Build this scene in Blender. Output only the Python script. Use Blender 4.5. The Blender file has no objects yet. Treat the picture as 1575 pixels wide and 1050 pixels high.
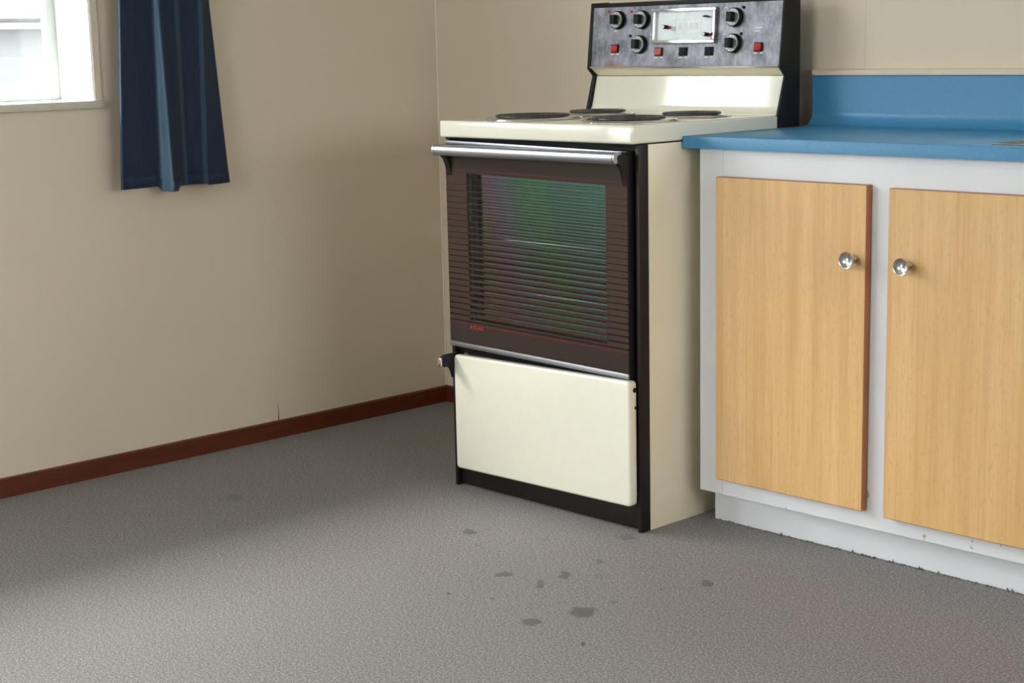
import bpy, bmesh, math, random
from mathutils import Vector, Matrix

random.seed(7)
S = bpy.context.scene
COL = S.collection

# ------------------------------------------------------------------ camera
cam_d = bpy.data.cameras.new('camera')
cam_d.sensor_fit = 'HORIZONTAL'
cam_d.sensor_width = 36.0
cam_d.lens = 2515.7 / 1575 * 36.0
cam_d.clip_start = 0.05
cam = bpy.data.objects.new('camera', cam_d)
COL.objects.link(cam)
_r = Vector((0.6916, 0.7220, -0.0215)).normalized()
_f = Vector((-0.7131, 0.6777, -0.1794)).normalized()
_u = _r.cross(_f).normalized()
_r = _f.cross(_u).normalized()
cam.matrix_world = Matrix(((_r.x, _u.x, -_f.x, 3.7127), (_r.y, _u.y, -_f.y, -3.2467),
                           (_r.z, _u.z, -_f.z, 1.0776), (0, 0, 0, 1)))
S.camera = cam

# ------------------------------------------------------------------ sky, daylight, exposure
world = bpy.data.worlds.new('overcast_sky')
S.world = world
world.use_nodes = True
_bg = world.node_tree.nodes['Background']
_bg.inputs['Color'].default_value = (0.97, 0.965, 0.985, 1)
# overcast sky, brighter towards the zenith: L = (1 + 2 sin(elevation)) / 3
_wn, _wl = world.node_tree.nodes, world.node_tree.links
_tc = _wn.new('ShaderNodeTexCoord')
_sx = _wn.new('ShaderNodeSeparateXYZ')
_wl.new(_tc.outputs['Generated'], _sx.inputs[0])
_mm = _wn.new('ShaderNodeMath')
_mm.operation = 'MAXIMUM'
_wl.new(_sx.outputs[2], _mm.inputs[0])
_mm.inputs[1].default_value = 0.0
_ma = _wn.new('ShaderNodeMath')
_ma.operation = 'MULTIPLY_ADD'
SKY = 1.0
_wl.new(_mm.outputs[0], _ma.inputs[0])
_ma.inputs[1].default_value = SKY * 2 / 3
_ma.inputs[2].default_value = SKY / 3
_wl.new(_ma.outputs[0], _bg.inputs['Strength'])
# sun veiled by haze, high outside the left-hand windows
_sun = bpy.data.lights.new('hazy_sun', 'SUN')
_sun.energy = 0.26
_sun.angle = math.radians(22)
_sun.color = (1.0, 0.96, 0.90)
_so = bpy.data.objects.new('hazy_sun', _sun)
_so.rotation_euler = Vector((0.875 * 0.669, 0.484 * 0.669, -0.743)).to_track_quat('-Z', 'Y').to_euler()
COL.objects.link(_so)
S.view_settings.view_transform = 'Standard'
S.view_settings.look = 'None'
S.view_settings.gamma = 1.0
S.view_settings.use_curve_mapping = False
S.view_settings.exposure = 5.05
S.cycles.use_denoising = True
S.cycles.max_bounces = 14
S.cycles.diffuse_bounces = 8
S.cycles.transparent_max_bounces = 16
S.cycles.sample_clamp_indirect = 8.0
S.cycles.caustics_reflective = False
S.cycles.caustics_refractive = False


def portal(name, loc, rot, sx, sy):
    l = bpy.data.lights.new(name, 'AREA')
    l.shape = 'RECTANGLE'
    l.size = sx
    l.size_y = sy
    l.cycles.is_portal = True
    o = bpy.data.objects.new(name, l)
    o.location = loc
    o.rotation_euler = rot
    COL.objects.link(o)
    return o


# openings: W1 window in the left wall (y range, z range), W2 back wall above the sink, W3 wall behind the viewer (unseen, added for frontal fill), W4 glazed door further along the left wall, W5 right wall (unseen, added to light the left wall)
W1 = (-2.66, -1.1404, 0.9585, 2.12)
W4 = (-3.80, -2.85, 0.06, 2.12)
W2 = (2.45, 3.45, 1.12, 2.05)
W3 = (1.10, 2.55, 0.95, 2.10)
W5 = (-2.4, -0.4, 1.02, 1.82)
RX, RY, RZ = 5.6, -4.7, 2.4
portal('window_daylight', (-0.215, (W1[0] + W1[1]) / 2, (W1[2] + W1[3]) / 2), (0, -math.pi / 2, 0), W1[3] - W1[2], W1[1] - W1[0])
portal('door_daylight', (-0.215, (W4[0] + W4[1]) / 2, (W4[2] + W4[3]) / 2), (0, -math.pi / 2, 0), W4[3] - W4[2], W4[1] - W4[0])
portal('window_daylight', ((W2[0] + W2[1]) / 2, 0.215, (W2[2] + W2[3]) / 2), (-math.pi / 2, 0, 0), W2[1] - W2[0], W2[3] - W2[2])
portal('window_daylight', ((W3[0] + W3[1]) / 2, RY - 0.215, (W3[2] + W3[3]) / 2), (math.pi / 2, 0, 0), W3[1] - W3[0], W3[3] - W3[2])  # portal of the added, unseen fill window W3
portal('window_daylight', (RX + 0.215, (W5[0] + W5[1]) / 2, (W5[2] + W5[3]) / 2), (0, math.pi / 2, 0), W5[3] - W5[2], W5[1] - W5[0])  # portal of the added, unseen fill window W5

# ------------------------------------------------------------------ material helpers


class NT:
    def __init__(self, name):
        self.m = bpy.data.materials.new(name)
        self.m.use_nodes = True
        self.t = self.m.node_tree
        self.b = self.t.nodes['Principled BSDF']
        self.out = self.t.nodes['Material Output']
        self._tc = None

    def n(self, kind, **kw):
        nd = self.t.nodes.new(kind)
        for k, v in kw.items():
            setattr(nd, k, v)
        return nd

    def l(self, a, b):
        self.t.links.new(a, b)

    def val(self, sock, v):
        if hasattr(v, 'is_linked') or isinstance(v, bpy.types.NodeSocket):
            self.l(v, sock)
        else:
            sock.default_value = v

    def tc(self):
        if self._tc is None:
            self._tc = self.n('ShaderNodeTexCoord')
        return self._tc.outputs['Object']

    def math(self, op, a, b=0.0, c=0.0, clamp=False):
        nd = self.n('ShaderNodeMath', operation=op)
        nd.use_clamp = clamp
        self.val(nd.inputs[0], a)
        self.val(nd.inputs[1], b)
        self.val(nd.inputs[2], c)
        return nd.outputs[0]

    def sep(self, v=None):
        nd = self.n('ShaderNodeSeparateXYZ')
        self.l(v or self.tc(), nd.inputs[0])
        return nd.outputs

    def noise(self, scale, detail=3, rough=0.55, stretch=None, vec=None):
        v = vec or self.tc()
        if stretch:
            mp = self.n('ShaderNodeMapping')
            mp.inputs['Scale'].default_value = stretch
            self.l(v, mp.inputs[0])
            v = mp.outputs[0]
        nd = self.n('ShaderNodeTexNoise')
        nd.inputs['Scale'].default_value = scale
        nd.inputs['Detail'].default_value = detail
        nd.inputs['Roughness'].default_value = rough
        self.l(v, nd.inputs['Vector'])
        return nd.outputs['Fac']

    def ramp(self, fac, stops, interp='LINEAR'):
        nd = self.n('ShaderNodeValToRGB')
        cr = nd.color_ramp
        cr.interpolation = interp
        while len(cr.elements) < len(stops):
            cr.elements.new(0.5)
        for e, (p, c) in zip(cr.elements, stops):
            e.position = p
            e.color = (*c, 1) if len(c) == 3 else c
        self.l(fac, nd.inputs[0])
        return nd.outputs[0]

    def mix(self, fac, a, b, blend='MIX'):
        nd = self.n('ShaderNodeMix', data_type='RGBA', blend_type=blend)
        self.val(nd.inputs[0], fac)
        for i, v in ((6, a), (7, b)):
            self.val(nd.inputs[i], (*v, 1) if isinstance(v, tuple) and len(v) == 3 else v)
        return nd.outputs[2]

    def bump(self, h, strength, dist):
        nd = self.n('ShaderNodeBump')
        nd.inputs['Strength'].default_value = strength
        nd.inputs['Distance'].default_value = dist
        self.l(h, nd.inputs['Height'])
        self.l(nd.outputs[0], self.b.inputs['Normal'])

    def base(self, v):
        self.val(self.b.inputs['Base Color'], (*v, 1) if isinstance(v, tuple) and len(v) == 3 else v)

    def set(self, **kw):
        for k, v in kw.items():
            self.val(self.b.inputs[k.replace('_', ' ')], v)


def srgb(r, g, b):
    return tuple(((c / 255) / 12.92 if c / 255 <= 0.04045 else ((c / 255 + 0.055) / 1.055) ** 2.4) for c in (r, g, b))


def simple(name, col, rough=0.5, metal=0.0, var=0.06, scale=30, coat=0.0, spec=0.5):
    m = NT(name)
    nz = m.noise(scale)
    a = tuple(max(0, c * (1 - var)) for c in col)
    b = tuple(min(1, c * (1 + var)) for c in col)
    m.base(m.ramp(nz, [(0.3, a), (0.7, b)]))
    m.set(Roughness=rough, Metallic=metal)
    m.b.inputs['Coat Weight'].default_value = coat
    m.b.inputs['Coat Roughness'].default_value = 0.05
    m.b.inputs['Specular IOR Level'].default_value = spec
    return m.m


M = {}
M['cream'] = simple('cream_enamel', (0.80, 0.785, 0.665), 0.10, var=0.015, coat=0.7)
M['cream_side'] = simple('cream_paint', (0.76, 0.70, 0.53), 0.35, var=0.03, scale=8)
M['brown'] = simple('dark_brown_enamel', (0.016, 0.011, 0.009), 0.45, var=0.15, spec=0.25)
M['black'] = simple('black_plastic', (0.008, 0.008, 0.009), 0.55, var=0.2, spec=0.25)
M['chrome'] = simple('chrome', (0.80, 0.80, 0.82), 0.10, 1.0, var=0.03)
M['knob'] = simple('cupboard_knob_chrome', (0.62, 0.62, 0.63), 0.20, 1.0, var=0.03)
M['alu'] = simple('satin_aluminium', (0.40, 0.41, 0.45), 0.42, 1.0, var=0.04)
M['steel'] = simple('stainless_steel', (0.20, 0.19, 0.175), 0.40, 1.0, var=0.05)
M['coil'] = simple('blackened_coil', (0.05, 0.05, 0.052), 0.40, 0.4, var=0.4, scale=60)
M['red'] = simple('red_switch', (0.55, 0.03, 0.02), 0.3, var=0.2)
M['red_pale'] = simple('worn_red_switch', (0.50, 0.12, 0.10), 0.35, var=0.35, scale=200)
M['red_print'] = simple('red_print', (0.50, 0.02, 0.02), 0.4, var=0.05)
M['white_print'] = simple('white_print', (0.75, 0.75, 0.75), 0.5, var=0.05)
M['white_plastic'] = simple('polished_clock_bezel', (0.92, 0.91, 0.95), 0.22, 1.0, var=0.02)
M['dial_silver'] = simple('dial_face_metal', (0.22, 0.225, 0.225), 0.42, 0.6, var=0.1, scale=150)
M['cavity'] = simple('oven_lining', (0.05, 0.045, 0.04), 0.5, var=0.3)
M['white_frame'] = simple('white_window_paint', (0.85, 0.86, 0.86), 0.45, var=0.03)
M['reveal'] = simple('grey_gasket', (0.22, 0.25, 0.27), 0.5, var=0.1)
M['sill'] = simple('aged_sill_paint', (0.60, 0.57, 0.50), 0.45, var=0.05)
M['sash'] = simple('pale_grey_sash', (0.48, 0.51, 0.48), 0.4, var=0.05)
M['bead'] = simple('pale_corner_bead', (0.80, 0.75, 0.66), 0.5, var=0.03)
M['hinge'] = simple('brown_hinge', (0.12, 0.05, 0.03), 0.5, 0.3)
M['track'] = simple('white_track', (0.75, 0.75, 0.73), 0.4, var=0.03)
M['ext_white'] = simple('pale_cladding', (0.45, 0.46, 0.47), 0.7, var=0.04)
M['ext_grey'] = simple('grey_blind', (0.085, 0.092, 0.096), 0.6, var=0.06)
M['ext_red'] = simple('red_brick_sill', (0.26, 0.12, 0.10), 0.8, var=0.15)
M['ext_roof'] = simple('weathered_roof_iron', (0.13, 0.16, 0.17), 0.5, var=0.05)
M['ext_ground'] = simple('asphalt_yard', (0.16, 0.16, 0.15), 0.9, var=0.15, scale=3)


def mat_wall(name, col, seams=()):
    m = NT(name)
    big = m.noise(1.3, 4)
    fine = m.noise(90, 4, 0.6)
    weave = m.noise(260, 2, 0.5, stretch=(1, 1, 0.35))
    c = m.mix(m.math('MULTIPLY', big, 0.5), tuple(x * 1.03 for x in col), tuple(x * 0.93 for x in col))
    c = m.mix(m.math('MULTIPLY', m.math('SUBTRACT', fine, 0.5), 0.35, clamp=True), c, tuple(x * 0.8 for x in col))
    s = m.sep()
    for ax, pos, z0, z1, w, dark in seams:      # joints in the lining paper: dark hairlines
        d = m.math('ABSOLUTE', m.math('SUBTRACT', s[ax], pos))
        wz = m.math('MULTIPLY', m.math('DIVIDE', m.math('SUBTRACT', z1, s[2]), z1 - z0, clamp=True), w)
        k = m.math('MULTIPLY', m.math('LESS_THAN', d, wz), m.math('LESS_THAN', s[2], z1))
        k = m.math('MULTIPLY', k, dark)
        c = m.mix(k, c, tuple(x * 0.15 for x in col))
    m.base(c)
    m.set(Roughness=0.55)
    m.b.inputs['Specular IOR Level'].default_value = 0.3
    m.bump(m.math('ADD', m.math('MULTIPLY', fine, 0.6), weave), 0.12, 0.002)
    return m.m


M['wall'] = mat_wall('cream_wallpaper_paint', (0.65, 0.57, 0.455), [(1, -0.6305, 0.045, 0.105, 0.0022, 1.0)])
M['wall_back'] = mat_wall('cream_wallpaper_paint_back', (0.65, 0.57, 0.455), [(0, 1.503, 1.0, 2.4, 0.0009, 0.25)])
M['ceiling'] = mat_wall('white_ceiling_paint', (0.66, 0.65, 0.62))


def mat_cabinet_white():
    m = NT('white_gloss_paint')
    nz = m.noise(7, 4)
    spots = m.noise(38, 1, 0.3)
    c = m.ramp(nz, [(0.3, (0.68, 0.70, 0.735)), (0.7, (0.73, 0.75, 0.785))])
    k = m.ramp(spots, [(0.745, (0, 0, 0)), (0.77, (1, 1, 1))])
    s = m.sep()
    low = m.math('LESS_THAN', s[2], 0.16)
    c = m.mix(m.math('MULTIPLY', m.math('MULTIPLY', k, low), 0.7), c, (0.30, 0.26, 0.2))
    m.base(c)
    m.set(Roughness=0.38)
    m.bump(m.noise(60, 3), 0.06, 0.002)
    return m.m


M['cab_white'] = mat_cabinet_white()


def mat_wood(name, dark, mid, light, stretch, rough=0.42):
    m = NT(name)
    g1 = m.noise(9, 5, 0.6, stretch=stretch)
    g2 = m.noise(55, 3, 0.6, stretch=stretch)
    flk = m.noise(150, 2, 0.5, stretch=(1, 1, 0.45))
    c = m.ramp(g1, [(0.28, dark), (0.5, mid), (0.72, light)])
    c = m.mix(m.math('MULTIPLY', m.ramp(g2, [(0.45, (0, 0, 0)), (0.75, (1, 1, 1))]), 0.30), c, tuple(x * 0.72 for x in dark))
    c = m.mix(m.math('MULTIPLY', m.ramp(flk, [(0.55, (0, 0, 0)), (0.70, (1, 1, 1))]), 0.38), c, tuple(x * 0.75 for x in mid))
    m.base(c)
    m.set(Roughness=rough)
    m.bump(g2, 0.05, 0.001)
    return m.m


M['door_wood'] = mat_wood('pale_rimu_veneer', (0.60, 0.350, 0.138), (0.69, 0.432, 0.185), (0.76, 0.50, 0.235), (3.5, 3.5, 0.12))
M['door_edge'] = mat_wood('red_brown_edge', (0.34, 0.125, 0.042), (0.40, 0.155, 0.054), (0.46, 0.185, 0.066), (8, 8, 0.3))
M['base_wood'] = mat_wood('stained_skirting', (0.075, 0.013, 0.0025), (0.098, 0.018, 0.004), (0.125, 0.026, 0.006), (8, 0.4, 8), 0.4)


def mat_blue():
    m = NT('blue_laminate')
    nz = m.noise(240, 2)
    m.base(m.ramp(nz, [(0.35, (0.050, 0.215, 0.40)), (0.65, (0.058, 0.245, 0.445))]))
    m.set(Roughness=0.36)
    m.b.inputs['Specular IOR Level'].default_value = 0.4
    return m.m


M['blue'] = mat_blue()

STAINS = [(1.076, -0.886, 38.4, 42.2, -30.1, 33.2, .55), (1.351, -1.036, 34.2, 36.0, -46.1, 50.2, .55),
          (1.448, -1.032, 82.3, 83.1, -28.0, 30.4, .5), (1.445, -0.956, 66.8, 65.5, -27.0, 29.4, .55),
          (1.626, -1.091, 26.3, 25.2, -21.9, 23.7, .6), (1.592, -1.196, 35.6, 36.3, -35.0, 37.8, .55),
          (1.744, -1.212, 135.8, 130.0, -104.3, 111.9, 1.0), (1.439, -0.846, 97.0, 91.1, -38.6, 42.2, .45),
          (1.693, -0.800, 54.0, 44.5, -30.6, 33.3, .55), (1.631, -1.011, 64.4, 59.5, -90.1, 97.5, .45),
          (1.440, -1.156, 106.4, 113.7, -70.7, 76.6, .35), (1.353, -1.194, 255.6, 288.1, -115.3, 125.1, .8),
          (1.648, -0.890, 291.6, 254.6, -114.6, 124.4, .8), (1.365, -0.677, 47.0, 42.7, -31.0, 34.2, .35),
          (1.162, -0.939, 119.0, 129.5, -95.5, 104.9, .3), (1.246, -0.811, 82.2, 82.4, -70.3, 77.4, .3),
          (0.436, -1.081, 27.6, 40.5, -23.0, 25.7, .25), (1.506, -0.911, 45.7, 42.9, -32.6, 35.5, .18)]


def mat_carpet():
    m = NT('grey_loop_carpet')
    f1 = m.noise(430, 2, 0.7)
    f2 = m.noise(190, 2, 0.6)
    f3 = m.noise(1.6, 4, 0.55)
    hue = m.noise(210, 1, 0.5, stretch=(1, 1.03, 1))
    f = m.math('ADD', m.math('MULTIPLY', f1, 0.65), m.math('MULTIPLY', f2, 0.35))
    c = m.ramp(f, [(0.36, (0.020, 0.018, 0.018)), (0.49, (0.135, 0.124, 0.120)), (0.62, (0.42, 0.39, 0.375))])
    c = m.mix(m.math('MULTIPLY', m.ramp(hue, [(0.42, (0, 0, 0)), (0.62, (1, 1, 1))]), 0.35), c, (0.14, 0.12, 0.125))
    c = m.mix(m.math('MULTIPLY', f3, 0.18), c, (0.11, 0.10, 0.093))
    # damp marks and trodden-in dirt with outlines of their own
    wob = m.n('ShaderNodeTexNoise')
    wob.inputs['Scale'].default_value = 42
    wob.inputs['Detail'].default_value = 3
    m.l(m.tc(), wob.inputs['Vector'])
    sub = m.n('ShaderNodeVectorMath', operation='SUBTRACT')
    m.l(wob.outputs['Color'], sub.inputs[0])
    sub.inputs[1].default_value = (0.5, 0.5, 0.5)
    scl = m.n('ShaderNodeVectorMath', operation='SCALE')
    m.l(sub.outputs[0], scl.inputs[0])
    scl.inputs['Scale'].default_value = 0.030
    add = m.n('ShaderNodeVectorMath', operation='ADD')
    m.l(m.tc(), add.inputs[0])
    m.l(scl.outputs[0], add.inputs[1])
    p = m.sep(add.outputs[0])
    tot = None
    for cx, cy, a, b, c_, d, k in STAINS:
        dx = m.math('SUBTRACT', p[0], cx)
        dy = m.math('SUBTRACT', p[1], cy)
        u = m.math('ADD', m.math('MULTIPLY', dx, a), m.math('MULTIPLY', dy, b))
        v = m.math('ADD', m.math('MULTIPLY', dx, c_), m.math('MULTIPLY', dy, d))
        r2 = m.math('ADD', m.math('MULTIPLY', u, u), m.math('MULTIPLY', v, v))
        mr = m.n('ShaderNodeMapRange', interpolation_type='SMOOTHSTEP')
        m.l(r2, mr.inputs[0])
        mr.inputs[1].default_value = 0.55
        mr.inputs[2].default_value = 1.25
        mr.inputs[3].default_value = min(1.0, k * 1.25)
        mr.inputs[4].default_value = 0.0
        tot = mr.outputs[0] if tot is None else m.math('MAXIMUM', tot, mr.outputs[0])
    c = m.mix(tot, c, (0.035, 0.033, 0.032))
    m.base(c)
    m.set(Roughness=0.62)
    m.b.inputs['Specular IOR Level'].default_value = 0.3
    m.b.inputs['Sheen Weight'].default_value = 0.1
    m.b.inputs['Sheen Roughness'].default_value = 0.5
    m.bump(f, 0.3, 0.0035)
    return m.m


M['carpet'] = mat_carpet()


def mat_curtain():
    m = NT('blue_woven_curtain')
    v = m.noise(60, 3, 0.6, stretch=(1, 6, 0.25))
    w = m.noise(500, 2, 0.6, stretch=(1, 1, 0.6))
    c = m.ramp(v, [(0.3, (0.011, 0.020, 0.044)), (0.55, (0.015, 0.028, 0.060)), (0.75, (0.021, 0.040, 0.080))])
    c = m.mix(m.math('MULTIPLY', w, 0.5), c, (0.012, 0.022, 0.044))
    # light on the fold crests painted into the colour: one broad pale band, several faint
    at = m.n('ShaderNodeAttribute', attribute_name='fold_light')
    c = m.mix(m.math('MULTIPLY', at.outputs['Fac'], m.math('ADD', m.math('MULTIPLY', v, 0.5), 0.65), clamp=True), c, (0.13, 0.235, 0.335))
    m.base(c)
    m.set(Roughness=0.85)
    m.b.inputs['Sheen Weight'].default_value = 0.12
    m.b.inputs['Specular IOR Level'].default_value = 0.2
    m.bump(w, 0.25, 0.001)
    return m.m


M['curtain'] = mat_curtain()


def mat_panel():
    m = NT('grimy_brushed_aluminium')
    big = m.noise(22, 5, 0.7, stretch=(1, 1, 0.8))
    fine = m.noise(160, 3, 0.7, stretch=(1, 1, 0.25))
    c = m.ramp(m.math('ADD', m.math('MULTIPLY', big, 0.75), m.math('MULTIPLY', fine, 0.25)),
               [(0.34, (0.05, 0.05, 0.054)), (0.48, (0.15, 0.15, 0.17)), (0.62, (0.26, 0.265, 0.30))])
    m.base(c)
    m.set(Roughness=m.math('ADD', m.math('MULTIPLY', big, 0.3), 0.30), Metallic=0.6)
    return m.m


M['panel'] = mat_panel()


def schlick(m):
    """reflectance of a thin pane from both sides: 0.04 head-on, rising at grazing angles"""
    lw = m.n('ShaderNodeLayerWeight')
    lw.inputs['Blend'].default_value = 0.5
    return m.math('ADD', m.math('MULTIPLY', m.math('POWER', lw.outputs['Facing'], 5.0), 0.9), 0.035)


def mat_window_glass():
    m = NT('clear_window_glass')
    tr = m.n('ShaderNodeBsdfTransparent')
    gl = m.n('ShaderNodeBsdfGlossy')
    gl.inputs['Roughness'].default_value = 0.0
    fr = schlick(m)
    mx = m.n('ShaderNodeMixShader')
    tr.inputs['Color'].default_value = (0.95, 0.97, 0.96, 1)
    m.l(fr, mx.inputs[0])
    m.l(tr.outputs[0], mx.inputs[1])
    m.l(gl.outputs[0], mx.inputs[2])
    m.l(mx.outputs[0], m.out.inputs['Surface'])
    m.t.nodes.remove(m.b)
    return m.m


M['glass'] = mat_window_glass()

# oven door print: z band and window limits in the stove's own coordinates (stove base at SB)
SB = Vector((1.06, -0.36, 0.0))
WIN = (0.8395 - SB.x, 1.2870 - SB.x, 0.4215, 0.7735)      # clear window x0,x1,z0,z1
PITCH = 0.0143


def mat_oven_glass():
    """smoked front pane: brown printed border, thin printed louvre lines that thicken downwards, red rules"""
    m = NT('printed_oven_glass')
    s = m.sep()
    x, z = s[0], m.math('ADD', s[2], m.math('MULTIPLY', s[0], 0.014))
    z0, z1 = WIN[2], WIN[3]
    t = m.math('DIVIDE', m.math('SUBTRACT', z1, z), z1 - z0, clamp=True)
    ph = m.math('FRACT', m.math('DIVIDE', m.math('SUBTRACT', z1 + 0.0005, z), PITCH))
    inz = m.math('MULTIPLY', m.math('GREATER_THAN', z, z0 - 0.004), m.math('LESS_THAN', z, z1))
    duty = m.math('ADD', m.math('MULTIPLY', m.math('POWER', t, 1.3), 0.48), 0.05)
    line = m.math('MULTIPLY', m.math('GREATER_THAN', ph, m.math('SUBTRACT', 1.0, duty)), inz)
    inw = m.math('MULTIPLY', m.math('GREATER_THAN', x, WIN[0]), m.math('LESS_THAN', x, WIN[1]))
    inw = m.math('MULTIPLY', inw, m.math('MULTIPLY', m.math('GREATER_THAN', z, z0), m.math('LESS_THAN', z, z1)))
    opaque = m.math('MAXIMUM', m.math('SUBTRACT', 1.0, inw), line)
    # border colour: brown, with black lines where the louvres run on into the border
    thin = m.math('GREATER_THAN', ph, m.math('SUBTRACT', 1.0, m.math('ADD', m.math('MULTIPLY', t, 0.22), 0.05)))
    side = m.math('SUBTRACT', 1.0, inw)
    lt = m.math('GREATER_THAN', t, 0.06)
    c = m.mix(m.math('MULTIPLY', m.math('MULTIPLY', thin, m.math('MULTIPLY', side, lt)), inz), (0.050, 0.030, 0.024), (0.008, 0.006, 0.006))
    outz = m.math('SUBTRACT', 1.0, inz)
    c = m.mix(outz, c, (0.036, 0.026, 0.022))
    for zz, w in ((z0 - 0.009, 0.0013), (z1 + 0.0085, 0.0008)):
        k = m.math('LESS_THAN', m.math('ABSOLUTE', m.math('SUBTRACT', z, zz)), w)
        c = m.mix(k, c, (0.13, 0.020, 0.020))
    m.base(c)
    m.set(Roughness=0.22)
    m.b.inputs['Specular IOR Level'].default_value = 0.35
    tr = m.n('ShaderNodeBsdfTransparent')
    tr.inputs['Color'].default_value = (0.86, 0.87, 0.87, 1)
    gl = m.n('ShaderNodeBsdfGlossy')
    gl.inputs['Roughness'].default_value = 0.03
    fr = schlick(m)
    clear = m.n('ShaderNodeMixShader')
    m.l(fr, clear.inputs[0])
    m.l(tr.outputs[0], clear.inputs[1])
    m.l(gl.outputs[0], clear.inputs[2])
    mx = m.n('ShaderNodeMixShader')
    m.l(opaque, mx.inputs[0])
    m.l(clear.outputs[0], mx.inputs[1])
    m.l(m.b.outputs[0], mx.inputs[2])
    m.l(mx.outputs[0], m.out.inputs['Surface'])
    return m.m


def mat_coated_pane():
    """inner heat-reflecting pane with an iridescent violet-to-green interference coating"""
    m = NT('iridescent_coated_glass')
    s = m.sep()
    wob = m.noise(5, 3, 0.5)
    u = m.math('DIVIDE', m.math('SUBTRACT', s[0], WIN[0]), WIN[1] - WIN[0])
    h = m.math('DIVIDE', m.math('SUBTRACT', s[2], WIN[2]), WIN[3] - WIN[2])
    k = m.math('ADD', u, m.math('ADD', m.math('MULTIPLY', h, 0.25), m.math('MULTIPLY', wob, 0.35)))
    c = m.ramp(k, [(0.20, (0.38, 0.70, 0.44)), (0.36, (0.60, 0.60, 0.50)), (0.47, (0.66, 0.48, 0.92)), (0.60, (0.46, 0.66, 1.0)),
                   (0.74, (0.36, 0.86, 0.72)), (0.95, (0.28, 0.92, 0.58)), (1.0, (0.30, 0.80, 0.88))])
    gl = m.n('ShaderNodeBsdfGlossy')
    gl.inputs['Roughness'].default_value = 0.12
    m.l(c, gl.inputs['Color'])
    tr = m.n('ShaderNodeBsdfTransparent')
    tr.inputs['Color'].default_value = (0.85, 0.88, 0.87, 1)
    mx = m.n('ShaderNodeMixShader')
    mx.inputs[0].default_value = 0.64
    m.l(tr.outputs[0], mx.inputs[1])
    m.l(gl.outputs[0], mx.inputs[2])
    m.l(mx.outputs[0], m.out.inputs['Surface'])
    m.t.nodes.remove(m.b)
    return m.m


M['oven_glass'] = mat_oven_glass()
M['coated'] = mat_coated_pane()


def mat_clock():
    m = NT('clock_face')
    nz = m.noise(40, 3)
    m.base(m.ramp(nz, [(0.35, (0.66, 0.73, 0.75)), (0.65, (0.74, 0.81, 0.83))]))
    m.set(Roughness=0.25)
    return m.m


M['clock'] = mat_clock()
M['clock_faint'] = simple('faded_clock_print', (0.58, 0.65, 0.66), 0.3, var=0.05, scale=200)

# ------------------------------------------------------------------ mesh helpers


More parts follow.
